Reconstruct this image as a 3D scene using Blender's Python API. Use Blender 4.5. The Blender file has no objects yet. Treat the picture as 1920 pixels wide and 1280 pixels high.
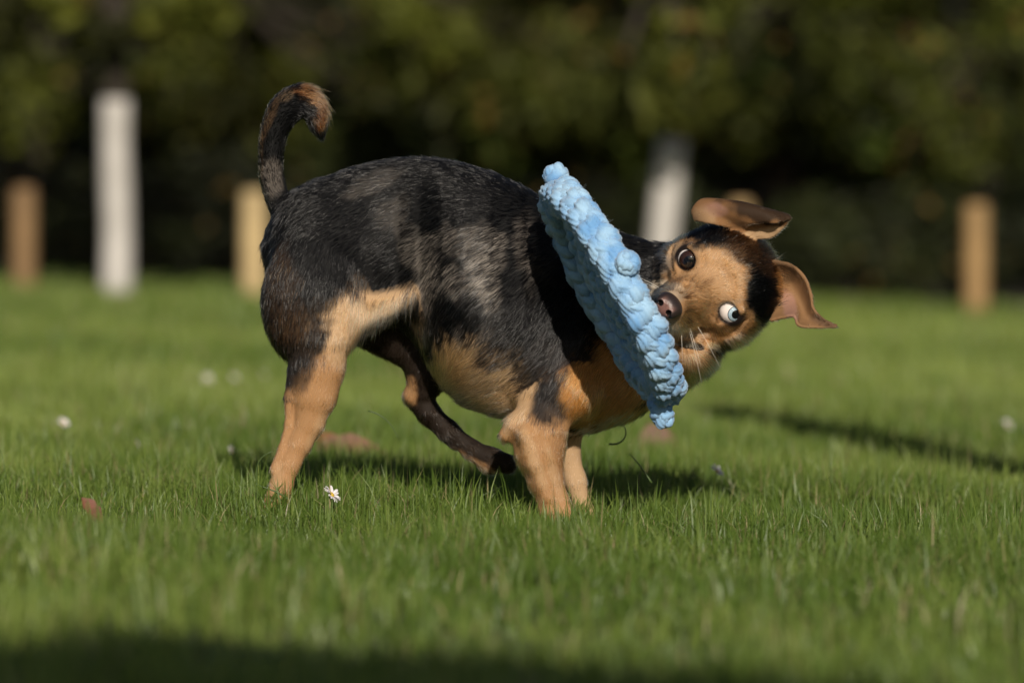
import bpy, math, random
import numpy as np
from mathutils import Vector, Matrix

# ------------------------------------------------------------------ camera, sky, sun, exposure
SC = bpy.context.scene
COL = SC.collection
FPX, DD, HC = 10667.0, 5.614, 0.303          # focal length in px (1920 wide), distance to the dog, eye height
PITCH = math.atan(240.0 / FPX)
cam_d = bpy.data.cameras.new('camera'); cam = bpy.data.objects.new('camera', cam_d); COL.objects.link(cam)
cam.location = (0, -DD, HC); cam.rotation_euler = (math.pi/2 - PITCH, 0, 0)
cam_d.sensor_width = 36; cam_d.lens = 200; cam_d.clip_start = 0.05; cam_d.clip_end = 2000
cam_d.dof.use_dof = True; cam_d.dof.focus_distance = DD - 0.14; cam_d.dof.aperture_fstop = 5.3
SC.camera = cam

SUN_EL, SUN_AZ = math.radians(23), math.radians(6)     # behind the camera, a little to the right
world = bpy.data.worlds.new('World'); SC.world = world; world.use_nodes = True
wn = world.node_tree; sky = wn.nodes.new('ShaderNodeTexSky'); sky.sky_type = 'NISHITA'; sky.sun_disc = False
sky.sun_elevation = SUN_EL; sky.sun_rotation = math.pi - SUN_AZ
bg = wn.nodes['Background']; bg.inputs['Strength'].default_value = 0.05
wn.links.new(sky.outputs['Color'], bg.inputs['Color'])
sun_d = bpy.data.lights.new('sun', 'SUN'); sun = bpy.data.objects.new('sun', sun_d); COL.objects.link(sun)
sun_d.energy = 5.0; sun_d.angle = math.radians(0.53); sun_d.color = (1.0, 0.91, 0.78)
to_sun = Vector((math.sin(SUN_AZ)*math.cos(SUN_EL), -math.cos(SUN_AZ)*math.cos(SUN_EL), math.sin(SUN_EL)))
sun.rotation_euler = to_sun.to_track_quat('Z', 'Y').to_euler(); sun.location = (2, -12, 8)
SC.view_settings.view_transform = 'Standard'; SC.view_settings.look = 'None'
SC.view_settings.exposure = 0.04; SC.view_settings.gamma = 1.0
SC.cycles.use_denoising = True
SC.cycles.max_bounces = 10; SC.cycles.transparent_max_bounces = 16
SC.cycles_curves.shape = 'RIBBONS'

rng = np.random.default_rng(11)
random.seed(5)

# ------------------------------------------------------------------ helpers
def P(px, py, yp=0.0):
    """photo pixel + depth (in 1/1900 m behind the dog's plane) -> world point (arrays allowed)"""
    px = np.asarray(px, float); py = np.asarray(py, float); Y = np.asarray(yp, float)/1900.0
    a = (px-960)/FPX; b = (640-py)/FPX
    sp, cp = math.sin(PITCH), math.cos(PITCH)
    dy = cp + b*sp; dz = -sp + b*cp
    t = (DD+Y)/dy
    return np.stack([a*t, -DD + dy*t + 0*px, HC + dz*t], -1)
def at(px, py, d): return P(px, py, (d-DD)*1900.0)
def ground(x, y):
    x = np.asarray(x, float); y = np.asarray(y, float)
    return -0.03*x + 0.004*np.sin(x*3.1+y*1.7) + 0.003*np.sin(y*4.3-x*2.2)
def on_ground(px, py):
    """ground point seen at a pixel"""
    d = DD
    for _ in range(60):
        p = at(px, py, d); g = float(ground(p[0], p[1]))
        d = 0.5*d + 0.5*min(60, max(2.5, d*(HC-g)/max(1e-3, HC-p[2])))
    p = at(px, py, d); return Vector((p[0], p[1], float(ground(p[0], p[1]))))

def tag(o, label=None, cat=None, group=None, kind=None):
    if label: o['label'] = label
    if cat: o['category'] = cat
    if group: o['group'] = group
    if kind: o['kind'] = kind
    return o
def empty(name, loc=(0, 0, 0), rot=(0, 0, 0)):
    o = bpy.data.objects.new(name, None); COL.objects.link(o); o.location = loc; o.rotation_euler = rot
    o.empty_display_size = 0.05
    return o
def mesh_np(name, V, faces, mat, parent=None, smooth=True, col=None, uv=None):
    """faces: (N,k) int array, or list of such arrays"""
    if not isinstance(faces, list): faces = [faces]
    me = bpy.data.meshes.new(name)
    V = np.asarray(V, np.float32)
    me.vertices.add(len(V)); me.vertices.foreach_set('co', V.ravel())
    loops = np.concatenate([np.asarray(f).ravel() for f in faces]).astype(np.int32)
    tot = np.concatenate([np.full(len(f), np.asarray(f).shape[1]) for f in faces]).astype(np.int32)
    start = np.concatenate([[0], np.cumsum(tot)[:-1]]).astype(np.int32)
    me.loops.add(len(loops)); me.loops.foreach_set('vertex_index', loops)
    me.polygons.add(len(tot)); me.polygons.foreach_set('loop_start', start); me.polygons.foreach_set('loop_total', tot)
    me.polygons.foreach_set('use_smooth', np.full(len(tot), smooth))
    if col is not None:
        a = me.attributes.new('col', 'FLOAT_COLOR', 'POINT')
        c = np.ones((len(V), 4), np.float32); c[:, :3] = col; a.data.foreach_set('color', c.ravel())
    if uv is not None:
        l = me.uv_layers.new(name='UVMap'); l.data.foreach_set('uv', np.asarray(uv, np.float32)[loops].ravel())
    me.update(calc_edges=True); me.validate()
    me.materials.append(mat)
    o = bpy.data.objects.new(name, me); COL.objects.link(o)
    if parent: o.parent = parent
    return o
def copy_tree(o, parent=None):
    c = o.copy(); COL.objects.link(c); c.parent = parent
    for ch in list(o.children): copy_tree(ch, c)
    return c

def new_mat(name):
    m = bpy.data.materials.new(name); m.use_nodes = True
    nt = m.node_tree; return m, nt, nt.nodes['Principled BSDF']
def set_in(n, **kw):
    for k, v in kw.items():
        k = k.replace('_', ' ')
        if k in n.inputs: n.inputs[k].default_value = v
def simple_mat(name, color, rough=0.6, noise=None, c2=None, bump=0.0, bscale=40, spec=0.5):
    m, nt, b = new_mat(name)
    set_in(b, Roughness=rough); b.inputs['Specular IOR Level'].default_value = spec
    b.inputs['Base Color'].default_value = (*color, 1)
    if c2 is not None or bump:
        tc = nt.nodes.new('ShaderNodeTexCoord')
        tx = nt.nodes.new('ShaderNodeTexNoise'); tx.inputs['Scale'].default_value = noise or bscale; tx.inputs['Detail'].default_value = 6
        nt.links.new(tc.outputs['Object'], tx.inputs['Vector'])
    if c2 is not None:
        r = nt.nodes.new('ShaderNodeValToRGB'); r.color_ramp.elements[0].position = 0.35; r.color_ramp.elements[1].position = 0.65
        r.color_ramp.elements[0].color = (*color, 1); r.color_ramp.elements[1].color = (*c2, 1)
        nt.links.new(tx.outputs['Fac'], r.inputs['Fac']); nt.links.new(r.outputs['Color'], b.inputs['Base Color'])
    if bump:
        t2 = nt.nodes.new('ShaderNodeTexNoise'); t2.inputs['Scale'].default_value = bscale; t2.inputs['Detail'].default_value = 5
        nt.links.new(tc.outputs['Object'], t2.inputs['Vector'])
        bp = nt.nodes.new('ShaderNodeBump'); bp.inputs['Strength'].default_value = bump; bp.inputs['Distance'].default_value = 0.01
        nt.links.new(t2.outputs['Fac'], bp.inputs['Height']); nt.links.new(bp.outputs['Normal'], b.inputs['Normal'])
    return m
def leaf_mat(name, trans=0.35, rough=0.5, gloss=0.08):
    m = bpy.data.materials.new(name); m.use_nodes = True; nt = m.node_tree; nt.nodes.clear()
    out = nt.nodes.new('ShaderNodeOutputMaterial'); at_ = nt.nodes.new('ShaderNodeAttribute'); at_.attribute_name = 'col'
    d = nt.nodes.new('ShaderNodeBsdfDiffuse'); t = nt.nodes.new('ShaderNodeBsdfTranslucent'); g = nt.nodes.new('ShaderNodeBsdfGlossy')
    g.inputs['Roughness'].default_value = rough
    m1 = nt.nodes.new('ShaderNodeMixShader'); m1.inputs[0].default_value = trans
    m2 = nt.nodes.new('ShaderNodeMixShader'); m2.inputs[0].default_value = gloss
    L = nt.links.new
    L(at_.outputs['Color'], d.inputs['Color']); L(at_.outputs['Color'], t.inputs['Color'])
    L(d.outputs[0], m1.inputs[1]); L(t.outputs[0], m1.inputs[2]); L(m1.outputs[0], m2.inputs[1]); L(g.outputs[0], m2.inputs[2])
    L(m2.outputs[0], out.inputs['Surface'])
    return m

_T = np.random.default_rng(3).random((32, 32, 32)).astype(np.float32)
def vnoise(p):
    p = np.asarray(p, np.float64); i = np.floor(p).astype(int); f = p-i; f = f*f*(3-2*f)
    r = 0
    for dx in (0, 1):
        for dy in (0, 1):
            for dz in (0, 1):
                w = (f[:, 0] if dx else 1-f[:, 0])*(f[:, 1] if dy else 1-f[:, 1])*(f[:, 2] if dz else 1-f[:, 2])
                r = r + w*_T[(i[:, 0]+dx) % 32, (i[:, 1]+dy) % 32, (i[:, 2]+dz) % 32]
    return r
def fbm(p, o=3):
    s, a, t = 0, 1.0, 0
    for k in range(o):
        s = s + a*vnoise(p*(2.03**k)+k*7.7); t += a; a *= 0.5
    return s/t
def smooth(a, b, x):
    t = np.clip((x-a)/(b-a), 0, 1); return t*t*(3-2*t)
def unit(v):
    v = np.asarray(v, float); return v/np.maximum(1e-9, np.linalg.norm(v, axis=-1, keepdims=True))

def tube(path, rad, sides=10, caps=True, ridges=None):
    """swept tube along a polyline; returns V, [quads, tris], uv"""
    p = np.asarray(path, float); n = len(p); r = np.broadcast_to(np.asarray(rad, float), (n,))
    t = np.gradient(p, axis=0); t = unit(t)
    up = np.array([0.13, 0.31, 0.94]); N = np.zeros_like(p)
    v = up - t[0]*np.dot(up, t[0]); v /= np.linalg.norm(v)
    for i in range(n):
        v = v - t[i]*np.dot(v, t[i]); v /= np.linalg.norm(v); N[i] = v
    B = np.cross(t, N)
    th = np.linspace(0, 2*np.pi, sides, endpoint=False)
    rr = r[:, None]*np.ones(sides)[None]
    if ridges is not None:
        s = np.concatenate([[0], np.cumsum(np.linalg.norm(np.diff(p, axis=0), axis=1))])
        rr = rr*(1+ridges[0]*np.abs(np.cos(0.5*ridges[1]*th[None]+s[:, None]*math.pi/ridges[2]))-ridges[0]*0.5)
    V = p[:, None]+rr[..., None]*(np.cos(th)[None, :, None]*N[:, None]+np.sin(th)[None, :, None]*B[:, None])
    idx = np.arange(n*sides).reshape(n, sides); nx = np.roll(idx, -1, 1)
    Q = np.stack([idx[:-1], nx[:-1], nx[1:], idx[1:]], -1).reshape(-1, 4)
    V = V.reshape(-1, 3); F = [Q]
    if caps:
        V = np.concatenate([V, p[:1], p[-1:]]); c0, c1 = n*sides, n*sides+1
        F.append(np.concatenate([np.stack([nx[0], idx[0], np.full(sides, c0)], -1), np.stack([idx[-1], nx[-1], np.full(sides, c1)], -1)]))
    return V, F
def merge(parts):
    V, F4, F3, o = [], [], [], 0
    for v, f in parts:
        V.append(v)
        for a in f:
            (F4 if a.shape[1] == 4 else F3).append(a+o)
        o += len(v)
    F = []
    if F4: F.append(np.concatenate(F4))
    if F3: F.append(np.concatenate(F3))
    return np.concatenate(V), F

# ------------------------------------------------------------------ implicit surface tools
class Field:
    def __init__(s, lo, hi, h):
        s.lo = np.array(lo, float); s.h = h
        s.n = np.ceil((np.array(hi)-s.lo)/h).astype(int)+1
        s.D = np.full(s.n, 1e3, np.float32); s.R = np.zeros(s.n, np.int8)
        s.ax = [s.lo[i]+h*np.arange(s.n[i]) for i in range(3)]
    def sl(s, lo, hi):
        a = np.clip(np.floor((np.array(lo)-s.lo)/s.h).astype(int), 0, s.n); b = np.clip(np.ceil((np.array(hi)-s.lo)/s.h).astype(int)+1, 0, s.n)
        return tuple(slice(a[i], b[i]) for i in range(3))
    def add(s, reg, lo, hi, fn, k, sub=False):
        m = k+4*s.h
        q = s.sl(np.array(lo)-m, np.array(hi)+m)
        X = s.ax[0][q[0]][:, None, None]; Y = s.ax[1][q[1]][None, :, None]; Z = s.ax[2][q[2]][None, None, :]
        d = fn(X, Y, Z); old = s.D[q]
        if sub:
            if reg is not None: s.R[q][(-d) > old-0.001] = reg
            hh = np.clip(0.5-0.5*(old+d)/k, 0, 1); s.D[q] = old*(1-hh)-d*hh+k*hh*(1-hh)
            return
        s.R[q][d < old] = reg
        hh = np.clip(0.5+0.5*(old-d)/k, 0, 1)
        s.D[q] = old*(1-hh)+d*hh-k*hh*(1-hh)
    def cap(s, reg, a, b, ra, rb, k=12, flat=None, sub=False):
        """round cone a->b; flat=(axis, scale) squeezes the thickness along an axis"""
        a = np.array(a, float); b = np.array(b, float); rm = max(ra, rb)
        def fn(X, Y, Z):
            ab = b-a; L2 = max(1e-6, float(ab@ab))
            px, py, pz = X-a[0], Y-a[1], Z-a[2]
            t = np.clip((px*ab[0]+py*ab[1]+pz*ab[2])/L2, 0, 1)
            qx, qy, qz = px-t*ab[0], py-t*ab[1], pz-t*ab[2]
            if flat is not None:
                ax = np.array(flat[0], float); ax /= np.linalg.norm(ax); c = (qx*ax[0]+qy*ax[1]+qz*ax[2])*(1/flat[1]-1)
                qx, qy, qz = qx+c*ax[0], qy+c*ax[1], qz+c*ax[2]
            return (np.sqrt(qx*qx+qy*qy+qz*qz)-(ra+(rb-ra)*t)).astype(np.float32)*(1 if flat is None else min(1, flat[1]))
        s.add(reg, np.minimum(a, b)-rm*1.3, np.maximum(a, b)+rm*1.3, fn, k, sub)
    def chain(s, reg, pts, k=12, flat=None):
        for p, q in zip(pts[:-1], pts[1:]): s.cap(reg, p[:3], q[:3], p[3], q[3], k, flat)
    def ell(s, reg, c, axes, rad, k=12, sub=False):
        c = np.array(c, float); A = np.array(axes, float); r = np.array(rad, float); rm = r.max()
        def fn(X, Y, Z):
            px, py, pz = X-c[0], Y-c[1], Z-c[2]
            q = [(px*A[i][0]+py*A[i][1]+pz*A[i][2]) for i in range(3)]
            k0 = np.sqrt(sum((q[i]/r[i])**2 for i in range(3))); k1 = np.sqrt(sum((q[i]/r[i]**2)**2 for i in range(3)))
            return (k0*(k0-1)/np.maximum(k1, 1e-6)).astype(np.float32)
        s.add(reg, c-rm, c+rm, fn, k, sub)
    def cloud(s, reg, pts, rads, k=6):
        pts = np.asarray(pts, float); lo = pts.min(0)-8; hi = pts.max(0)+8
        def fn(X, Y, Z):
            best = None
            for p, r in zip(pts, rads):
                d = np.sqrt((X-p[0])**2+(Y-p[1])**2+(Z-p[2])**2).astype(np.float32)-r
                best = d if best is None else np.minimum(best, d)
            return best
        s.add(reg, lo, hi, fn, k)
    def mesh(s, iters=3):
        D = s.D; ins = D < 0
        n = ins[:-1, :-1, :-1].astype(np.int8)
        for o in range(1, 8):
            n = n+ins[(o & 1):D.shape[0]-1+(o & 1), ((o >> 1) & 1):D.shape[1]-1+((o >> 1) & 1), ((o >> 2) & 1):D.shape[2]-1+((o >> 2) & 1)]
        act = (n > 0) & (n < 8)
        I = np.argwhere(act); idx = np.full(act.shape, -1, np.int32); idx[act] = np.arange(len(I))
        offs = np.array([[(o & 1), (o >> 1) & 1, (o >> 2) & 1] for o in range(8)])
        d = np.stack([D[I[:, 0]+o[0], I[:, 1]+o[1], I[:, 2]+o[2]] for o in offs], 1)
        acc = np.zeros((len(I), 3)); cnt = np.zeros(len(I))
        for a in range(8):
            for b in range(a+1, 8):
                if bin(a ^ b).count('1') != 1: continue
                m = (d[:, a] < 0) != (d[:, b] < 0)
                t = d[m, a]/(d[m, a]-d[m, b])
                acc[m] += offs[a]+(offs[b]-offs[a])*t[:, None]; cnt[m] += 1
        V = s.lo+s.h*(I+acc/cnt[:, None]); Q = []
        for ax in range(3):
            u, v = (ax+1) % 3, (ax+2) % 3
            A = np.take(ins, range(0, D.shape[ax]-1), ax); B = np.take(ins, range(1, D.shape[ax]), ax)
            E = np.argwhere(A != B); E = E[(E[:, u] > 0) & (E[:, v] > 0) & (E[:, u] < D.shape[u]-1) & (E[:, v] < D.shape[v]-1)]
            fl = A[E[:, 0], E[:, 1], E[:, 2]]
            def cell(du, dv):
                e = E.copy(); e[:, u] -= du; e[:, v] -= dv; return idx[e[:, 0], e[:, 1], e[:, 2]]
            q = np.stack([cell(1, 1), cell(0, 1), cell(0, 0), cell(1, 0)], 1)
            q[~fl] = q[~fl][:, ::-1]; Q.append(q)
        Q = np.concatenate(Q); Q = Q[(Q >= 0).all(1)]
        reg = s.R[I[:, 0], I[:, 1], I[:, 2]]
        e = np.concatenate([Q[:, [0, 1]], Q[:, [1, 2]], Q[:, [2, 3]], Q[:, [3, 0]]])
        for it in range(iters):
            for lam in (0.55, -0.45):
                w = np.bincount(e[:, 0], minlength=len(V)).astype(float)
                A = np.stack([np.bincount(e[:, 0], V[e[:, 1], c], minlength=len(V)) for c in range(3)], 1)
                w2 = np.bincount(e[:, 1], minlength=len(V)).astype(float)
                A += np.stack([np.bincount(e[:, 1], V[e[:, 0], c], minlength=len(V)) for c in range(3)], 1)
                V = V+lam*(A/np.maximum(1, w+w2)[:, None]-V)
        return V, Q, reg

# ------------------------------------------------------------------ ground, lawn
soil = simple_mat('lawn_soil', (0.050, 0.075, 0.014), 0.95, 9, (0.085, 0.105, 0.026), 0.9, 60)
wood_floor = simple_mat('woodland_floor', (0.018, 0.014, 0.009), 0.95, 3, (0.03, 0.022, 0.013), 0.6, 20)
def sheet(name, xs, ys, dz, mat):
    X, Y = np.meshgrid(xs, ys, indexing='ij'); Z = ground(X, Y)+dz
    V = np.stack([X, Y, Z], -1).reshape(-1, 3); i = np.arange(len(V)).reshape(X.shape)
    Q = np.stack([i[:-1, :-1], i[1:, :-1], i[1:, 1:], i[:-1, 1:]], -1).reshape(-1, 4)
    return tag(mesh_np(name, V, Q, mat), kind='structure')
def far_lin(a, b, n): return np.linspace(a, b, n)
YF = 21.0-DD                                                 # where the lawn gives way to the wood's floor
sheet('lawn', np.concatenate([[-150, -60, -25], far_lin(-10, 10, 81), [25, 60, 150]]), np.concatenate([[-150, -60, -25], far_lin(-12, YF+0.5, 117)]), 0.0, soil)
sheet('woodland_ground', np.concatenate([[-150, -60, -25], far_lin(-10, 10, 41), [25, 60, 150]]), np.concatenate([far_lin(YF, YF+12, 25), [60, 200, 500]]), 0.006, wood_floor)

grass_m = leaf_mat('grass_blade', 0.32, 0.45, 0.03)
def blades(xs, ys, h, w, lean, segs, cols):
    n = len(xs); ang = rng.random(n)*2*np.pi; la = rng.random(n)*2*np.pi
    base = np.stack([xs, ys, ground(xs, ys)-0.003], -1)
    side = np.stack([np.cos(ang), np.sin(ang), np.zeros(n)], -1); ld = np.stack([np.cos(la), np.sin(la), np.zeros(n)], -1)
    Vs = []
    for k in range(segs):
        t = k/segs
        c = base+np.array([0, 0, 1.])*(h*t*(1-0.3*lean*t))[:, None]+ld*(h*lean*t*t)[:, None]
        ww = (w*0.5*(1-t**1.7))[:, None]
        Vs += [c-side*ww, c+side*ww]
    Vs.append(base+np.array([0, 0, 1.])*(h*(1-0.3*lean))[:, None]+ld*(h*lean)[:, None])
    m = 2*segs+1
    V = np.stack(Vs, 1).reshape(-1, 3); o = (np.arange(n)*m)[:, None, None]
    tri = []
    for k in range(segs-1):
        a = 2*k; tri += [[a, a+1, a+3], [a, a+3, a+2]]
    tri.append([2*segs-2, 2*segs-1, 2*segs])
    T = (np.array(tri)[None]+o).reshape(-1, 3)
    C = np.repeat(cols, m, 0).reshape(n, m, 3).copy()
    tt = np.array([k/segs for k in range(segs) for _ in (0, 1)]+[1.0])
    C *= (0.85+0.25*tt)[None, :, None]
    return V, T, C.reshape(-1, 3)
def grass_cols(xs, ys):
    n = len(xs)
    big = fbm(np.stack([xs*1.1+9, ys*0.9+4, np.zeros(n)], -1), 3); sm = fbm(np.stack([xs*9, ys*9, np.zeros(n)+3], -1), 2)
    f = np.clip(0.5+1.9*(big-0.5)+1.3*(sm-0.5)+0.25*rng.standard_normal(n), 0, 1)[:, None]
    c = np.array([0.080, 0.136, 0.018])*(1-f)+np.array([0.220, 0.280, 0.060])*f
    st = rng.random(n) < 0.05
    c[st] = np.array([0.27, 0.23, 0.11])*(0.6+0.6*rng.random(st.sum()))[:, None]
    return c
def strip(d0, d1, dens):
    hw = lambda d: 0.112*d+0.22
    A = (hw(d0)+hw(d1))*(d1-d0); n = int(A*dens)
    d = d0+(d1-d0)*rng.random(int(n*1.4)); keep = rng.random(len(d)) < hw(d)/hw(d1); d = d[keep][:n]
    x = (rng.random(len(d))*2-1)*hw(d)
    return x, d-DD
GV, GT, GC, go_ = [], [], [], 0
for d0, d1, dens, h0, w0, segs in ((2.9, 4.6, 12000, .026, .0030, 3), (4.6, 7.0, 46000, .0225, .0018, 3), (7.0, 10, 19000, .023, .0027, 2), (10, 15, 6500, .024, .0052, 2), (15, 21.3, 2800, .024, .010, 2)):
    x, y = strip(d0, d1, dens); n = len(x)
    pn = fbm(np.stack([x*5, y*5, np.zeros(n)+8], -1), 2)
    kp = (rng.random(n) < 0.35+1.25*pn) & (y < YF+.3-1.3*fbm(np.stack([x*1.1, 0*x, 0*x+2], -1), 3)*smooth(15, 19, y+DD)); x, y, pn = x[kp], y[kp], pn[kp]; n = len(x)
    h = h0*(0.25+1.5*pn)*np.exp(0.28*rng.standard_normal(n)); tall = rng.random(n) < 0.03; h[tall] *= 1.5+0.8*rng.random(tall.sum())
    h *= 1+1.2*(fbm(np.stack([x*1.3, y*.4, 0*x+5], -1), 2)-.3)*smooth(15, 20, y+DD)
    lean = np.clip(0.35+0.3*rng.standard_normal(n), 0.02, 1.1); lean[tall] *= 0.5
    w = w0*(0.65+0.6*rng.random(n))
    V, T, C = blades(x, y, np.clip(h, .008, .062), w, lean, segs, grass_cols(x, y))
    GV.append(V); GT.append(T+go_); GC.append(C); go_ += len(V)
for sd_ in (-1, 1):                                                           # the lawn to either side, coarser
    n = 34000; d_ = 4.0+17.0*rng.random(n)**.8; x = sd_*(0.112*d_+0.2+(0.5+0.11*d_)*rng.random(n)**1.3); y = d_-DD
    V, T, C = blades(x, y, .024*np.exp(.35*rng.standard_normal(n)), .004+.0006*d_, np.clip(.35+.3*rng.standard_normal(n), .02, 1.1), 2, grass_cols(x, y))
    GV.append(V); GT.append(T+go_); GC.append(C); go_ += len(V)
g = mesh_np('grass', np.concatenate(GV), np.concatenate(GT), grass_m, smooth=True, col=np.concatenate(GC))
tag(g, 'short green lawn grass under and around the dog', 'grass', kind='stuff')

# ------------------------------------------------------------------ fence and trees behind
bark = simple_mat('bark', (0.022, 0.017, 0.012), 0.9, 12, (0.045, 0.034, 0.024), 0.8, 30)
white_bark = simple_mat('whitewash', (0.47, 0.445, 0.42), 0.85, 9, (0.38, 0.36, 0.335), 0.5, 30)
crown_m = leaf_mat('tree_leaf', 0.30, 0.6, 0.015)
def post_mat(name, c): return simple_mat(name, c, 0.8, 7, tuple(v*0.75 for v in c), 0.4, 25)
def make_post(px, top, d, w, color, label, name='fence_post'):
    base = at(px, 500, d); x, y = base[0], base[1]; z = float(ground(x, y))
    zt = at(px, top, d)[2]; r = w/FPX*d/2
    zz = np.array([-0.05, 0.0, (zt-z)*0.5, zt-z-r*0.35, zt-z-r*0.08, zt-z]); rr = np.array([r, r, r*0.99, r*0.97, r*0.86, r*0.55])
    path = np.stack([np.zeros(6), np.zeros(6), zz], -1)
    V, F = tube(path, rr, 18)
    o = mesh_np(name, V, F, post_mat(name+'_wood', color)); o.location = (x, y, z)
    return tag(o, label, 'post', 'round wooden posts of the wire fence')
make_post(45, 350, 18.3, 45, (0.21, 0.125, 0.055), 'reddish brown round fence post left of the first white trunk')
make_post(476, 357, 18.3, 48, (0.46, 0.34, 0.17), 'pale yellow round fence post behind the dog\'s tail')
make_post(905, 364, 18.35, 45, (0.36, 0.25, 0.12), 'round fence post hidden behind the dog\'s back')
make_post(1388, 376, 18.4, 44, (0.36, 0.24, 0.11), 'round fence post just behind the dog\'s upper ear')
make_post(1830, 381, 18.4, 46, (0.30, 0.185, 0.075), 'golden brown round fence post standing alone in front of dark hedge')
wire_m = simple_mat('fence_wire', (0.025, 0.025, 0.022), 0.6); wire_m.node_tree.nodes['Principled BSDF'].inputs['Metallic'].default_value = 0.7
wf = empty('wire_fence', (0, 18.4-DD+0.08, 0)); tag(wf, 'thin dark wire mesh stretched behind the wooden fence posts', 'fence')
def wy(x): return 0.0*x
for k in range(7):
    xs = np.linspace(-3.2, 3.2, 9); zz = ground(xs, 0*xs+12.9)+0.04+0.06*k
    V, F = tube(np.stack([xs, wy(xs), zz], -1), 0.0009, 4); mesh_np('horizontal_wire', V, F, wire_m, wf)
xs = np.arange(-3.2, 3.2, 0.075)
for x in xs:
    z0 = float(ground(x, 12.9)); V, F = tube([[x, wy(x), z0], [x, wy(x), z0+0.2], [x, wy(x), z0+0.41]], 0.0007, 4); mesh_np('vertical_wire', V, F, wire_m, wf)

def leaf_crown(name, centres, n, leaf, parent, c_lo, c_hi, seed=0, mat=crown_m):
    """leaf quads spread through clumps; centres: (x,y,z,r)"""
    r = np.random.default_rng(seed); C = np.array(centres); vol = C[:, 3]**2; k = r.choice(len(C), n, p=vol/vol.sum())
    dirv = unit(r.standard_normal((n, 3))); rad = C[k, 3]*r.random(n)**0.45
    p = C[k, :3]+dirv*rad[:, None]*np.array([1, 1, 0.85])
    nrm = unit(dirv+0.9*r.standard_normal((n, 3))); t1 = unit(np.cross(nrm, r.standard_normal((n, 3)))); t2 = np.cross(nrm, t1)
    s = leaf*(0.6+0.8*r.random(n))[:, None]
    V = np.stack([p-t1*s, p-t1*s*0.1+t2*s*0.45+nrm*s*0.12, p+t1*s, p-t1*s*0.1-t2*s*0.45+nrm*s*0.12], 1).reshape(-1, 3)
    Q = np.arange(4*n).reshape(n, 4)
    f = np.clip(0.5+0.28*r.standard_normal(n)+0.5*(fbm(p*1.6+seed, 2)-0.5), 0, 1)[:, None]
    cb = np.exp(0.45*r.standard_normal(len(C)))
    c = (np.array(c_lo)*(1-f)+np.array(c_hi)*f)*np.clip(cb[k], .35, 1.9)[:, None]
    br = r.random(n) < 0.03; c[br] = np.array([0.16, 0.10, 0.025])
    return mesh_np(name, V, Q, mat, parent, smooth=False, col=np.repeat(c, 4, 0))
def clumps(cx, cy, cz, rx, ry, rz, n, r0, r1, seed):
    r = np.random.default_rng(seed); out = []
    for i in range(n):
        d = unit(r.standard_normal(3)); q = r.random()**0.4
        out.append((cx+d[0]*rx*q, cy+d[1]*ry*q, cz+d[2]*rz*q, r0+(r1-r0)*r.random()))
    return out
def limb_set(root, base_h, cl, r0, mat, seed):
    r = np.random.default_rng(seed); parts = []
    for c in cl[::2]:
        a = np.array([0, 0, base_h]); b = np.array(c[:3]); m = (a+b)/2+np.array([0, 0, -0.12])+0.06*r.standard_normal(3)
        t = np.linspace(0, 1, 7)[:, None]; path = (1-t)**2*a+2*t*(1-t)*m+t*t*b
        parts.append(tube(path, np.linspace(r0, r0*0.18, 7), 6))
    V, F = merge(parts); return mesh_np('branchwork', V, F, mat, root)

def white_tree(px_top, px_bot, top_row, d, w, label, seed):
    b = at(px_bot, 545, d); x, y = b[0], b[1]; z = float(ground(x, y)); t = at(px_top, top_row, d)
    root = empty('whitewashed_tree', (x, y, z)); tag(root, label, 'tree', 'young trees with whitewashed trunks')
    r = w/FPX*d/2; hx = t[0]-x; hz = t[2]-z; s = hx/hz
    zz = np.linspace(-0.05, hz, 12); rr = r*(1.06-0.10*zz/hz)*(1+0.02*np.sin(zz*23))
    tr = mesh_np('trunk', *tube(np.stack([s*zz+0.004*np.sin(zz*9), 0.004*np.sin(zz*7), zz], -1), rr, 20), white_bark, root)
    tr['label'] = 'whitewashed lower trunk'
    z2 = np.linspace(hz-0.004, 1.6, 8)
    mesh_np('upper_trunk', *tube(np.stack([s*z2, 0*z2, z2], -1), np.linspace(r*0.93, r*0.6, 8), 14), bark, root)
    cl = clumps(s*1.5, 0.0, 1.42, 0.60, 0.55, 0.36, 22, 0.14, 0.26, seed)
    sd = np.random.default_rng(seed)
    for k in range(7): cl.append((s*1.0+sd.uniform(-.28, .28), sd.uniform(-.42, -.18), hz+0.11+sd.uniform(.0, .22), sd.uniform(.08, .14)))
    limb_set(root, 1.1, cl, 0.02, bark, seed)
    leaf_crown('crown', cl, 5000, 0.042, root, (0.030, 0.038, 0.005), (0.085, 0.090, 0.014), seed)
    return root
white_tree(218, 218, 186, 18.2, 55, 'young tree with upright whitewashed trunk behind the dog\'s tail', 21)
white_tree(1264, 1222, 262, 18.1, 55, 'young tree with leaning whitewashed trunk behind the rope toy', 22)

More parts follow.
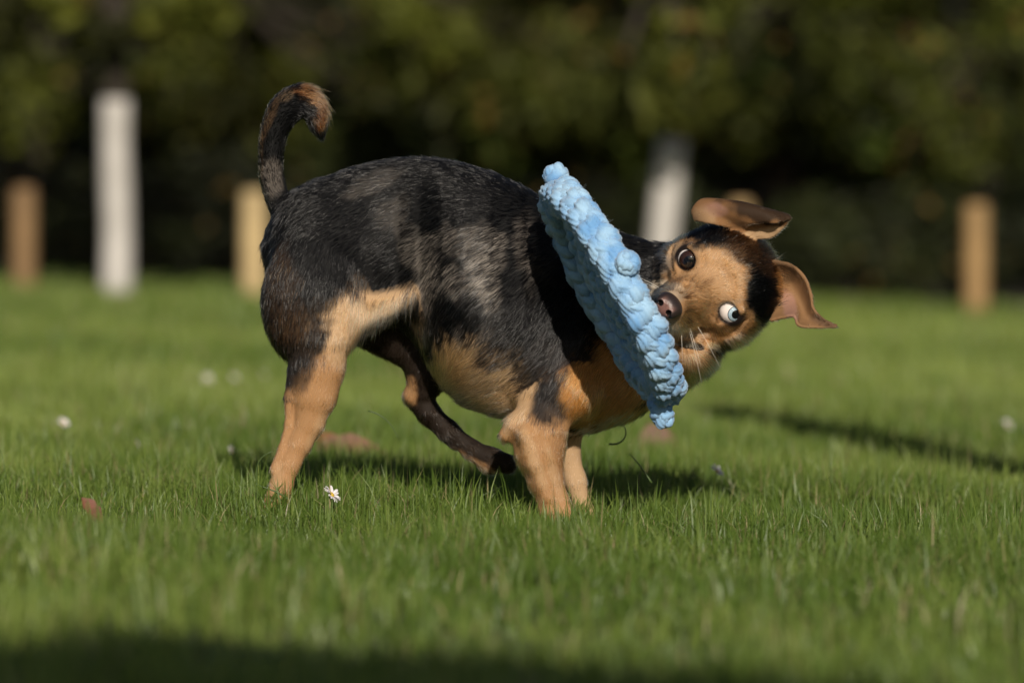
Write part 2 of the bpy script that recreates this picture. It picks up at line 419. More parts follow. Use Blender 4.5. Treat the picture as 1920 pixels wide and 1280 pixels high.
def wood_tree(px, d, skirt, lo, hi, label, seed, rx=1.3, n=15000):
    b = at(px, 540, d); x, y = b[0], b[1]; z = float(ground(x, y))
    root = empty('woodland_tree', (x, y, z)); tag(root, label, 'tree', 'leafy trees along the edge of the wood')
    zz = np.linspace(-0.05, 2.6, 9); sd = np.random.default_rng(seed)
    mesh_np('trunk', *tube(np.stack([0.05*np.sin(zz*1.3+seed), 0.75+0.05*np.cos(zz*1.1), zz], -1), np.linspace(0.09, 0.05, 9), 10), bark, root)
    cl = clumps(0, 0, skirt+1.45, rx, 1.1, 1.35, 40, 0.20, 0.42, seed)
    for k in range(26):                                              # low hanging branches
        cl.append((sd.uniform(-rx, rx), sd.uniform(-0.9, 0.4), skirt+sd.uniform(-0.18, 0.35), sd.uniform(0.10, 0.24)))
    limb_set(root, 1.2, cl, 0.010, bark, seed)
    leaf_crown('crown', cl, n, 0.036, root, lo, hi, seed)
    return root
wood_tree(40, 22.6, 0.95, (0.0105, 0.0179, 0.0026), (0.0369, 0.0501, 0.0074), 'dark green tree of the wood above the reddish fence post', 31)
wood_tree(420, 21.8, 0.78, (0.0290, 0.0359, 0.0043), (0.0790, 0.0870, 0.0105), 'yellow green tree of the wood above the pale fence post', 32, 1.0)
wood_tree(820, 22.8, 0.80, (0.0263, 0.0295, 0.0053), (0.0685, 0.0711, 0.0137), 'olive tree of the wood above the dog\'s back', 33, 1.2)
wood_tree(1120, 23.4, 0.66, (0.0237, 0.0379, 0.0048), (0.0606, 0.0843, 0.0116), 'fresh green tree of the wood above the rope toy', 34, 1.1)
wood_tree(1500, 22.6, 0.74, (0.0263, 0.0348, 0.0043), (0.0711, 0.0817, 0.0105), 'bright green low branched tree above the dog\'s ears', 35, 1.2)
wood_tree(1880, 23.8, 0.62, (0.0116, 0.0190, 0.0026), (0.0395, 0.0517, 0.0074), 'dark green tree of the wood above the golden fence post', 36, 1.1)
def shrub(px, d, w, h, label, seed):
    b = at(px, 540, d); x, y = b[0], b[1]; root = empty('undergrowth_shrub', (x, y, float(ground(x, y)))); tag(root, label, 'shrub', 'low shrubs under the trees')
    cl = clumps(0, 0, h*.45, w, .3, h*.42, 16, .10, .20, seed)
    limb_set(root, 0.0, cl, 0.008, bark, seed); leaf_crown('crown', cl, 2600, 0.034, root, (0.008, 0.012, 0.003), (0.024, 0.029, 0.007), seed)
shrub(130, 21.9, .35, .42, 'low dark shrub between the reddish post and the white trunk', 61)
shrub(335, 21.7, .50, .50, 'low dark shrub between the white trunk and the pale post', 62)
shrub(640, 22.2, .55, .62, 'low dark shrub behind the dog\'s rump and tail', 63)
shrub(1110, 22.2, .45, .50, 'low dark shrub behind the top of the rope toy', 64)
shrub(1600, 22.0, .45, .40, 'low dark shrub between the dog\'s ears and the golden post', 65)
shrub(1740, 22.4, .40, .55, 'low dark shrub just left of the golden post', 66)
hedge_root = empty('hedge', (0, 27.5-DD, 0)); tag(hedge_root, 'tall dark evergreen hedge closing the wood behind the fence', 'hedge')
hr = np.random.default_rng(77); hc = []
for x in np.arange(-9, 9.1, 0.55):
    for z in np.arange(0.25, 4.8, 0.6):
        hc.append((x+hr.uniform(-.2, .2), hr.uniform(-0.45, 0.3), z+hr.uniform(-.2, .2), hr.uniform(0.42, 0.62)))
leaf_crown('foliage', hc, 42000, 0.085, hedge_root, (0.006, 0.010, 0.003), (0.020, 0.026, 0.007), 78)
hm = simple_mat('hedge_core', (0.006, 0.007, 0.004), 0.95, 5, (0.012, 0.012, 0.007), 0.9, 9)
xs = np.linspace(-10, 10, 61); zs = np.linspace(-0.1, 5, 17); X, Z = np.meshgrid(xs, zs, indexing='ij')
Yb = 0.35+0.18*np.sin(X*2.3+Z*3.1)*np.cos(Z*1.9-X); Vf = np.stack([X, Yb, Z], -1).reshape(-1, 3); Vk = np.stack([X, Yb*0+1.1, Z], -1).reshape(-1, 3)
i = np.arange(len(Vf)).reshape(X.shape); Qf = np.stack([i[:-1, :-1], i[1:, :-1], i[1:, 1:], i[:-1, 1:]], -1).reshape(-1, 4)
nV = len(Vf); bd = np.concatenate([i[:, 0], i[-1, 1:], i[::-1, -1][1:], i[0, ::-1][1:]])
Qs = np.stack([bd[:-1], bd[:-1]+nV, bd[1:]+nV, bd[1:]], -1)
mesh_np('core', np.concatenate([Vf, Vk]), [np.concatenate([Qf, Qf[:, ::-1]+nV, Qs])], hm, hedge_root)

# unseen post and tree, added only to cast their shadows on the visible lawn
b = Vector((0.807, 0.04, 0)); b.z = float(ground(b.x, b.y))
V, F = tube(np.stack([-.119*np.array([-.05, 0, .6, 1.29, 1.32, 1.34]), np.zeros(6), np.array([-.05, 0, .6, 1.29, 1.32, 1.34])], -1), np.array([.07, .07, .069, .068, .06, .035]), 18)
o = mesh_np('garden_post', V, F, post_mat('garden_post_wood', (0.3, 0.19, 0.09))); o.location = b
tag(o, 'tall leaning round wooden post standing on the lawn past the dog\'s head', 'post')
def shade_tree(x, y, h, w, label, seed):
    z = float(ground(x, y)); root = empty('shadow_tree', (x, y, z)); tag(root, label, 'tree')
    zz = np.linspace(-0.05, h-0.5, 7); mesh_np('trunk', *tube(np.stack([0*zz, 0*zz, zz], -1), np.linspace(.05, .03, 7), 10), bark, root)
    cl = clumps(0, 0, h-0.55, w, w, 0.36, 34, 0.14, 0.2, seed)
    limb_set(root, h-1.0, cl, 0.015, bark, seed); leaf_crown('crown', cl, 15000, 0.04, root, (0.02, 0.035, 0.005), (0.06, 0.08, 0.012), seed)
shade_tree(0.48, -DD-1.35, 2.40, 0.32, 'unseen round crowned tree added to cast shadow on the near grass', 51)

# ------------------------------------------------------------------ the dog: one continuous body
TORSO, NH, NF, FH, FF, TAIL, HEAD, EARA, EARB, MOUTH = range(1, 11)
F_ = Field((460, 135, -352), (1590, 1020, 170), 3.5)
# torso and neck: measured top and bottom lines, lofted
tx = np.array([498, 515, 550, 600, 650, 700, 750, 790, 830, 870, 930, 990, 1050, 1120, 1180, 1230, 1290, 1330])
tt = np.array([455, 412, 368, 335, 313, 300, 292, 291, 294, 302, 321, 350, 386, 413, 437, 452, 470, 500])
tb = np.array([500, 530, 565, 590, 600, 610, 618, 645, 705, 752, 782, 797, 806, 806, 783, 752, 720, 690])
ty = np.array([0, 0, 0, 0, -2, -4, -8, -12, -18, -22, -28, -32, -30, -24, -20, -20, -36, -60])
tw = np.array([.7, .72, .72, .68, .60, .53, .50, .52, .57, .60, .60, .60, .58, .55, .54, .56, .62, .62])
def torso_fn(X, Y, Z):
    x = X[:, 0, 0]; c = np.interp(x, tx, (tt+tb)/2)[:, None, None]; r = np.interp(x, tx, (tb-tt)/2)[:, None, None]
    cy = np.interp(x, tx, ty)[:, None, None]; w = np.interp(x, tx, tw)[:, None, None]
    e = np.sqrt(((Y-c)/r)**2+((Z-cy)/(r*w))**2)
    d = (e-1)*r*0.8
    return np.maximum(d, np.maximum(498-X, X-1330)).astype(np.float32)
F_.add(TORSO, (498, 280, -160), (1330, 815, 120), torso_fn, 6)
F_.ell(TORSO, (608, 450, 0), np.eye(3), (112, 108, 92), 30)
F_.ell(TORSO, (905, 592, -30), np.eye(3), (120, 160, 142), 46)               # barrel of the ribs
F_.cap(TORSO, (1150, 690, -40), (1060, 715, -48), 92, 88, 40)                 # breast
# near hind leg
F_.ell(NH, (588, 556, -62), [[math.cos(.12), math.sin(.12), 0], [-math.sin(.12), math.cos(.12), 0], [0, 0, 1]], (100, 135, 58), 26)
F_.cap(NH, (660, 600, -72), (770, 556, -84), 34, 20, 30, ((0, 0, 1), .6))
F_.chain(NH, [(600, 640, -72, 60), (596, 690, -74, 51), (590, 740, -74, 43), (580, 790, -72, 30), (562, 830, -72, 24), (544, 868, -72, 21), (527, 910, -72, 23), (520, 938, -76, 26)], 14, ((0, 0, 1), .8))
F_.chain(NH, [(556, 690, -76, 20), (543, 745, -76, 13), (541, 795, -74, 10), (530, 840, -72, 11), (516, 880, -72, 14)], 7)
F_.cap(NH, (515, 948, -80), (508, 958, -110), 27, 20, 12)                     # paw
for q in (-18, -5, 8, 20): F_.cap(NH, (515+q, 952, -95), (512+q*1.25, 958, -122), 11, 9, 4)
# near foreleg
F_.ell(NF, (1042, 640, -112), [[.86, .5, 0], [-.5, .86, 0], [0, 0, 1]], (62, 120, 36), 34)     # shoulder blade
F_.cap(NF, (1072, 726, -118), (992, 796, -122), 62, 40, 26, ((0, 0, 1), .75))
F_.cap(NF, (965, 800, -126), (950, 814, -122), 26, 18, 14)                    # elbow
F_.chain(NF, [(1014, 806, -126, 56), (1012, 846, -126, 48), (1022, 895, -126, 35), (1039, 945, -126, 31), (1046, 972, -130, 31), (1050, 985, -140, 31)], 14, ((0, 0, 1), .8))
for q in (-22, -7, 8, 22): F_.cap(NF, (1050+q, 985, -150), (1054+q*1.15, 990, -178), 12, 10, 4)
F_.chain(NF, [(985, 815, -160, 14), (1002, 870, -152, 11), (1026, 930, -146, 9)], 20)       # tendon line
# far foreleg
F_.chain(FF, [(1062, 780, 20, 46), (1062, 840, 24, 27), (1079, 900, 22, 22), (1093, 955, 20, 20), (1098, 972, 10, 24), (1100, 976, -14, 20)], 12, ((0, 0, 1), .85))
# far hind leg, lifted
F_.cap(FH, (650, 560, 55), (790, 660, 66), 75, 46, 24, ((0, 0, 1), .7))
F_.chain(FH, [(792, 660, 66, 44), (802, 700, 68, 43), (790, 732, 70, 30), (778, 742, 72, 22)], 12)
F_.chain(FH, [(774, 742, 72, 18), (802, 770, 72, 23), (840, 806, 72, 21), (882, 841, 72, 20), (918, 862, 70, 26), (948, 868, 66, 22)], 12)
F_.chain(FH, [(765, 744, 72, 11), (800, 785, 72, 12), (850, 832, 72, 12)], 8)
# tail
tail_pts = [(545, 402, 0, 36), (525, 380, 0, 24), (511, 340, 2, 23), (508, 290, 4, 24), (515, 245, 5, 26), (534, 207, 5, 31), (563, 189, 4, 31), (586, 204, 2, 25), (595, 230, 0, 17), (602, 254, 0, 7)]
def spline(pts, m):
    A = np.array(pts, float); out = []
    for v in np.linspace(0, len(A)-1, m):
        i = min(int(v), len(A)-2); g_ = v-i; p0, p1, p2, p3 = A[max(0, i-1)], A[i], A[i+1], A[min(len(A)-1, i+2)]
        out.append(0.5*(2*p1+(p2-p0)*g_+(2*p0-5*p1+4*p2-p3)*g_**2+(3*p1-p0-3*p2+p3)*g_**3))
    return [tuple(o_) for o_ in out]
tail_pts = spline(tail_pts, 34)
F_.chain(TAIL, tail_pts, 8)
# head frame: f muzzle, s towards the lower eye, u crown
th, ps = math.radians(20), math.radians(8.5)
n3 = np.array([.75, -.66, 0]); s3 = np.array([.66, .75, 0]); t3 = np.array([0, 0, -1.])
u3 = n3*math.cos(th)+t3*math.sin(th); f0 = t3*math.cos(th)-n3*math.sin(th)
f3 = f0*math.cos(ps)-s3*math.sin(ps); s3 = s3*math.cos(ps)+f0*math.sin(ps)
f3, s3, u3 = unit(f3), unit(s3), unit(u3)
O3 = np.array([1330., 535., -165.])
def H(f, s, u): return O3+f3*f+s3*s+u3*u
AX = [f3, s3, u3]
F_.cap(HEAD, (1235, 600, -30), H(-110, 0, -10), 118, 94, 30)                  # neck
F_.cap(HEAD, (1225, 650, -30), (1296, 655, -100), 92, 50, 24)                  # throat
F_.ell(HEAD, H(-80, 0, 16), AX, (104, 103, 84), 24)
for s in (-1, 1):
    F_.ell(HEAD, H(-62, s*62, -30), AX, (60, 52, 56), 22)                     # cheek
    F_.ell(HEAD, H(-16, s*46, 28), AX, (36, 32, 20), 14)                      # brow
    F_.ell(HEAD, H(-4, s*50, -30), AX, (26, 28, 18), 12)                      # below the eye
    F_.cap(HEAD, H(10, s*26, -40), H(96, s*18, -62), 29, 25, 14)              # upper lip side
F_.cap(HEAD, H(-30, 0, -8), H(60, 0, -26), 50, 34, 20)                        # bridge of the muzzle
F_.cap(HEAD, H(60, 0, -30), H(117, 0, -44), 36, 30, 14)
F_.cap(HEAD, H(70, 0, -60), H(120, 0, -72), 29, 23, 12)
F_.cap(HEAD, H(30, 0, -70), H(80, 0, -84), 40, 30, 16)
F_.cap(HEAD, H(-60, 0, -110), H(52, 10, -150), 46, 28, 18)                    # lower jaw
F_.ell(MOUTH, (1296, 647, -190), [[.985, .17, 0], [-.17, .985, 0], [0, 0, 1]], (48, 9.5, 55), 4, sub=True)   # open corner of the mouth
EYES = [(H(-9, -63, 0), 23.5), (H(-9, 63, 0), 23.5)]
for c, r in EYES:
    F_.ell(HEAD, c-f3*2, AX, (27.5, 28.5, 27), 14)
    F_.cap(HEAD, c+f3*15+u3*22-s3*15, c+f3*15+u3*22+s3*15, 6, 6, 8)           # upper lid
    F_.cap(HEAD, c-u3*.5, c+f3*60-u3*.5, 18.0, 23.0, 3, sub=True)
F_.D[:int((1240-460)/3.5)] += 3.0
def skin_depth(px, py):
    c = F_.D[int(round((px-460)/F_.h)), int(round((py-135)/F_.h))]; k = np.argmax(c < 0); return F_.lo[2]+F_.h*k
for pts, r in (([(1300, 512), (1288, 532), (1276, 546)], 3.6), ([(1348, 598), (1334, 616), (1322, 636)], 4.6), ([(1316, 462), (1322, 478), (1318, 496)], 3.2), ([(1262, 462), (1256, 486), (1262, 512)], 4.0),
               ([(1352, 500), (1366, 520), (1372, 545)], 2.6), ([(1300, 585), (1312, 600), (1316, 618)], 3.0), ([(1398, 602), (1378, 622), (1352, 632)], 3.4)):   # folds of the face
    q = [(x, y, skin_depth(x, y)-1.0) for x, y in pts]
    for a_, b_ in zip(q[:-1], q[1:]): F_.cap(HEAD, a_, b_, r, r*.8, 7, sub=True)
# ears as thick folded flaps
def ear(reg, rows, r):
    R = np.array(rows, float); R[:, :, 2] -= 30; nr = len(R); pts = []; rads = []
    for v in np.linspace(0, nr-1, nr*11):
        i = min(int(v), nr-2); g = v-i
        i0, i3 = max(0, i-1), min(nr-1, i+2)
        cr = lambda a: 0.5*((2*R[i, a])+(-R[i0, a]+R[i+1, a])*g+(2*R[i0, a]-5*R[i, a]+4*R[i+1, a]-R[i3, a])*g*g+(-R[i0, a]+3*R[i, a]-3*R[i+1, a]+R[i3, a])*g**3)
        a, b, c = cr(0), cr(1), cr(2)
        m = max(3, int((np.linalg.norm(b-a)+np.linalg.norm(c-b))/4))
        for q in np.linspace(0, 1, m):
            mid = 2*b-0.5*(a+c); pts.append((1-q)**2*a+2*q*(1-q)*mid+q*q*c); rads.append(r*(1.25-0.4*v/(nr-1)))
    F_.cloud(reg, pts, rads, 7)
    return np.array(pts)
earA = ear(EARA, [[(1304, 412, -72), (1340, 418, -108), (1390, 428, -92)], [(1300, 393, -70), (1338, 399, -108), (1394, 424, -108)], [(1318, 375, -74), (1360, 388, -122), (1408, 418, -132)],
           [(1358, 377, -84), (1398, 386, -132), (1432, 415, -146)], [(1414, 387, -96), (1436, 394, -138), (1456, 416, -150)], [(1474, 402, -112), (1478, 404, -124), (1482, 409, -134)]], 3.5)
ear(EARA, [[(1380, 428, -96), (1392, 436, -100), (1402, 446, -96)], [(1408, 418, -108), (1416, 432, -104), (1418, 446, -98)], [(1436, 418, -118), (1442, 430, -110), (1444, 444, -104)], [(1462, 416, -126), (1464, 424, -122), (1464, 431, -118)], [(1478, 410, -130), (1478, 412, -130), (1477, 414, -130)]], 3.4)
earB = ear(EARB, [[(1452, 490, -92), (1464, 540, -64), (1446, 600, -104)], [(1484, 498, -94), (1482, 546, -58), (1476, 593, -116)], [(1508, 520, -98), (1497, 560, -64), (1490, 593, -124)], [(1520, 550, -104), (1508, 582, -80), (1497, 609, -128)],
           [(1526, 580, -110), (1520, 599, -98), (1519, 613, -126)], [(1547, 600, -116), (1545, 606, -110), (1544, 613, -124)], [(1569, 610, -120), (1568, 611, -120), (1567, 613, -120)]], 3.4)

BV, BQ, BR = F_.mesh(3)
PXV = BV.copy()
tri = np.concatenate([BQ[:, [0, 1, 2]], BQ[:, [0, 2, 3]]])
def tri_normals(V, T): return np.cross(V[T[:, 1]]-V[T[:, 0]], V[T[:, 2]]-V[T[:, 0]])
WV = P(BV[:, 0], BV[:, 1], BV[:, 2])
tn = tri_normals(WV, tri); vn = np.stack([sum(np.bincount(tri[:, k], tn[:, c], minlength=len(WV)) for k in range(3)) for c in range(3)], 1)
if (np.einsum('ij,ij->i', vn, WV-WV.mean(0))).sum() < 0:
    BQ = BQ[:, ::-1]; tri = tri[:, ::-1]; vn = -vn
vn = unit(vn)

# ---- coat
BLK, DKG, BRN = np.array([.0028, .0027, .0031]), np.array([.020, .0175, .0175]), np.array([.050, .026, .012])
GRY, LGR = np.array([.34, .285, .24]), np.array([.52, .45, .385])
TAN, LTAN, ORG, CRM, PINK = np.array([.54, .295, .135]), np.array([.66, .43, .24]), np.array([.54, .25, .075]), np.array([.68, .56, .42]), np.array([.50, .27, .22])
RUST = np.array([.20, .080, .028])
COATS = {   # region: base, then (cx, cy, rx, ry, rot_deg, colour, amount)
 TORSO: (BLK, [(700, 345, 60, 18, -24, LGR, -.13), (738, 400, 26, 38, 30, LGR, -.12), (845, 530, 74, 40, 18, LGR, .36), (795, 480, 44, 34, 30, LGR, -.22), (880, 455, 60, 36, 0, LGR, .28),
   (915, 545, 24, 66, -20, LGR, .38), (798, 590, 26, 66, 6, GRY, .55), (985, 460, 24, 56, 0, GRY, .24), (1010, 530, 36, 56, 0, GRY, .14), (770, 440, 30, 24, 20, LGR, -.10), (930, 480, 20, 40, 10, LGR, .26), (885, 640, 95, 38, 12, GRY, .52),
   (835, 600, 30, 48, 0, BLK, .95), (882, 592, 26, 46, 0, BLK, .92), (960, 600, 40, 70, 20, BLK, .8), (905, 715, 125, 66, 22, np.array([.47, .32, .185]), .93), (840, 690, 50, 60, 20, np.array([.45, .29, .15]), .9),
   (930, 665, 40, 26, 0, DKG, .6), (960, 770, 80, 44, 0, LTAN, .9), (780, 590, 14, 60, -8, LTAN, .8), (740, 610, 70, 40, 0, DKG, .6), (1130, 720, 120, 100, -22, ORG, 1.0), (1048, 680, 66, 110, 14, DKG, .95),
   (1130, 800, 70, 16, -18, CRM, .6), (1090, 560, 90, 90, 0, BLK, 1.), (1220, 520, 90, 90, 0, BLK, 1.), (1240, 700, 60, 60, 0, ORG, 1.)]),
 NH: (BLK, [(520, 570, 50, 140, -6, np.array([.26, .13, .055]), -.15), (590, 630, 80, 70, 0, np.array([.26, .14, .065]), -.13), (690, 575, 90, 42, -18, LTAN, 1.0), (648, 640, 34, 110, 10, LTAN, .95), (620, 735, 90, 62, -24, TAN, 1.0), (570, 850, 120, 120, 0, TAN, 1.0), (545, 690, 44, 44, 0, DKG, -.7), (520, 940, 90, 80, 0, TAN, 1.0),
   (720, 530, 60, 20, -8, DKG, .7), (600, 820, 18, 70, 24, LTAN, .5), (515, 910, 14, 50, 10, LTAN, .4)]),
 NF: (TAN, [(1050, 650, 62, 115, 20, DKG, 1.), (1040, 580, 90, 60, 0, BLK, 1.), (1036, 745, 40, 52, 12, DKG, .9), (1110, 720, 60, 60, 0, ORG, 1.), (982, 720, 24, 90, 16, LTAN, .9), (985, 640, 26, 60, 20, BLK, .7), (1000, 860, 14, 60, -20, LTAN, .6), (1040, 890, 10, 50, -16, LTAN, .5), (1060, 860, 20, 60, -8, RUST, .25)]),
 FH: (np.array([.022, .013, .008]), [(768, 735, 16, 24, 0, TAN, .95), (900, 880, 70, 14, 30, TAN, .8)]),  # far hind leg: the body's shade is put into the base, lit hock stays tan
 FF: (LTAN, []),
 TAIL: (BLK, [(508, 340, 26, 36, 0, GRY, .34), (580, 168, 38, 24, 25, RUST, .8), (600, 205, 15, 44, 0, RUST, .85), (506, 210, 12, 60, 22, TAN, -.14), (532, 176, 18, 20, 45, LTAN, -.16), (486, 300, 7, 60, 0, TAN, -.1), (603, 256, 10, 9, 0, BLK, 1.)]),
 HEAD: (TAN, [(1215, 520, 40, 120, 0, BLK, 1.), (1205, 650, 42, 90, 0, BRN, .9), (1250, 480, 20, 50, 18, GRY, .5), (1330, 520, 70, 60, 0, LTAN, .35), (1345, 433, 74, 30, -8, BLK, 1.), (1398, 466, 46, 32, 40, BRN, .9), (1427, 550, 30, 68, -8, BLK, 1.), (1432, 490, 26, 36, -30, BRN, .85),
   (1258, 450, 22, 30, 30, LTAN, .6), (1272, 618, 30, 16, 20, CRM, .85), (1258, 546, 30, 20, 30, CRM, .6), (1290, 612, 30, 18, 30, CRM, .35), (1288, 592, 14, 22, 0, BRN, .3), (1308, 540, 44, 9, -28, BRN, .25), (1365, 622, 44, 10, -24, BRN, .25), (1345, 600, 18, 22, 20, BRN, .2), (1240, 540, 20, 20, 0, CRM, .5), (1290, 560, 24, 16, 40, BRN, .22), (1345, 655, 26, 12, -20, BLK, .75), (1336, 648, 13, 8, 0, CRM, .9), (1315, 690, 34, 34, 0, LTAN, .6), (1330, 712, 40, 16, -40, DKG, .4), (1400, 620, 22, 14, -30, BRN, .3)]),
 EARA: (np.array([.36, .18, .075]), [(1436, 392, 90, 30, 10, BRN, 1.), (1340, 394, 26, 14, 10, PINK, .5), (1436, 440, 50, 13, -10, LTAN, 1.), (1320, 410, 26, 26, 0, LTAN, .5)]),
 EARB: (np.array([.34, .185, .085]), [(1480, 572, 13, 32, -16, PINK, .6), (1545, 602, 34, 12, 24, np.array([.16, .09, .05]), .9), (1470, 510, 30, 20, 30, BRN, .6)]),
 MOUTH: (np.array([.02, .012, .01]), []),
}
def coat(reg, p, soft, hair):
    """base colour per point; p in photo px + depth"""
    n = len(p); C = np.zeros((n, 3))
    wob = (fbm(p/26.0+5, 3)-.5); st = fbm(np.stack([p[:, 0]/13, p[:, 1]/4, p[:, 2]/8], -1)+40, 2)
    for rg, (base, blobs) in COATS.items():
        m = np.where(reg == rg)[0]
        if not len(m): continue
        q = p[m]; c = np.repeat(base[None], len(m), 0)
        for cx, cy, rx, ry, rot, colr, amt in blobs:
            a = math.radians(rot); dx, dy = q[:, 0]-cx, q[:, 1]-cy
            e = np.sqrt(((dx*math.cos(a)+dy*math.sin(a))/rx)**2+((-dx*math.sin(a)+dy*math.cos(a))/ry)**2)
            al = (1-smooth(.68, 1.26, e+wob[m]*0.9))*abs(amt)
            if hair and amt < 0:
                pick = rng.random(len(m)) < al; c[pick] = colr
            elif hair:
                pick = (0.35*rng.random(len(m))+0.65*np.clip((st[m]-.5)*2.6+.5, 0, 1)) < al
                c[pick] = colr
            else: c = c*(1-al[:, None])+colr*al[:, None]
        C[m] = c
    # dark skin round the eyes
    for e, r in EYES:
        d = np.linalg.norm(p-e, axis=1); k = ((1-smooth(27.5, 32, d))*(reg == HEAD))[:, None]
        C = C*(1-k)+np.array([.018, .011, .009])*k
    return C
body_col = coat(BR, PXV, 1.0, False)*0.55
skin_m, nt, bs = new_mat('dog_skin'); an = nt.nodes.new('ShaderNodeAttribute'); an.attribute_name = 'col'
nt.links.new(an.outputs['Color'], bs.inputs['Base Color']); set_in(bs, Roughness=.75); bs.inputs['Specular IOR Level'].default_value = 0.2
body = mesh_np('dog', WV, BQ, skin_m, col=body_col)
tag(body, 'black and tan dog with one blue eye twisting on the lawn, rope toy in mouth', 'dog')

# ---- fur: strands combed over the body
def flow(reg, p):
    n = len(p); T = np.zeros((n, 3))
    def setr(r, ctl):
        m = reg == r
        if not m.any(): return
        q = p[m]; W = 0; A = 0
        for cx, cy, dx, dy, dz in ctl:
            w = 1/((q[:, 0]-cx)**2+(q[:, 1]-cy)**2+400)**1.5; A = A+w[:, None]*np.array([dx, dy, dz]); W = W+w
        T[m] = A/W[:, None]
    setr(TORSO, [(520, 420, -.5, .9, 0), (600, 400, -.9, .4, 0), (750, 300, -1, .0, 0), (750, 450, -1, .3, 0), (900, 350, -1, -.2, 0), (900, 500, -1, .45, 0), (850, 600, -.7, .8, 0), (900, 720, -.9, .5, 0), (960, 760, -.8, .3, 0), (800, 620, -.3, 1, 0),
                 (1000, 450, -.9, .3, 0), (1050, 600, -.6, .8, 0), (1130, 700, -.7, .6, 0), (1130, 790, -.8, .6, 0), (1180, 500, -1, .2, 0), (740, 600, -.4, .9, 0), (780, 640, -.2, 1, 0)])
    setr(NH, [(520, 520, -.2, 1, 0), (590, 480, -.4, .9, 0), (650, 560, -.25, 1, 0), (740, 560, -.2, 1, 0), (560, 650, -.1, 1, 0), (640, 680, -.1, 1, 0), (540, 800, 0, 1, 0), (600, 780, -.3, 1, 0), (515, 930, -.1, 1, 0)])
    setr(NF, [(1040, 600, -.5, .8, 0), (980, 720, -.4, .9, 0), (1080, 720, -.4, .8, 0), (960, 810, -.3, .9, 0), (1010, 860, .1, 1, 0), (1040, 960, .2, 1, 0)])
    setr(FH, [(700, 600, -.3, 1, 0), (770, 740, -.3, .9, 0), (850, 820, .7, .7, 0), (930, 870, .9, .4, 0)])
    setr(FF, [(1070, 850, 0, 1, 0), (1095, 960, .2, 1, 0)])
    m = reg == TAIL
    if m.any():
        tp = np.array(tail_pts)[:, :3]; seg = tp[1:]-tp[:-1]; mid = (tp[1:]+tp[:-1])/2
        d = np.linalg.norm(p[m][:, None]-mid[None], axis=2); w = 1/(d**3+50); T[m] = unit((w[:, :, None]*unit(seg)[None]).sum(1))
    m = (reg == HEAD) | (reg == MOUTH)
    if m.any():
        nz = H(140, 0, -40); v = unit(p[m]-nz); v = v+unit(p[m]-H(0, 0, -20))*0.0-f3*0.5
        nk = smooth(1290, 1215, p[m][:, 0])[:, None]; T[m] = unit(v)*(1-nk)+np.array([-1, .3, .1])*nk
    for r, a, b in ((EARA, (1310, 420), (1485, 408)), (EARB, (1455, 520), (1575, 615))):
        m = reg == r; T[m] = unit(np.array([b[0]-a[0], b[1]-a[1], 0.]))+np.zeros((m.sum(), 3))
    return T
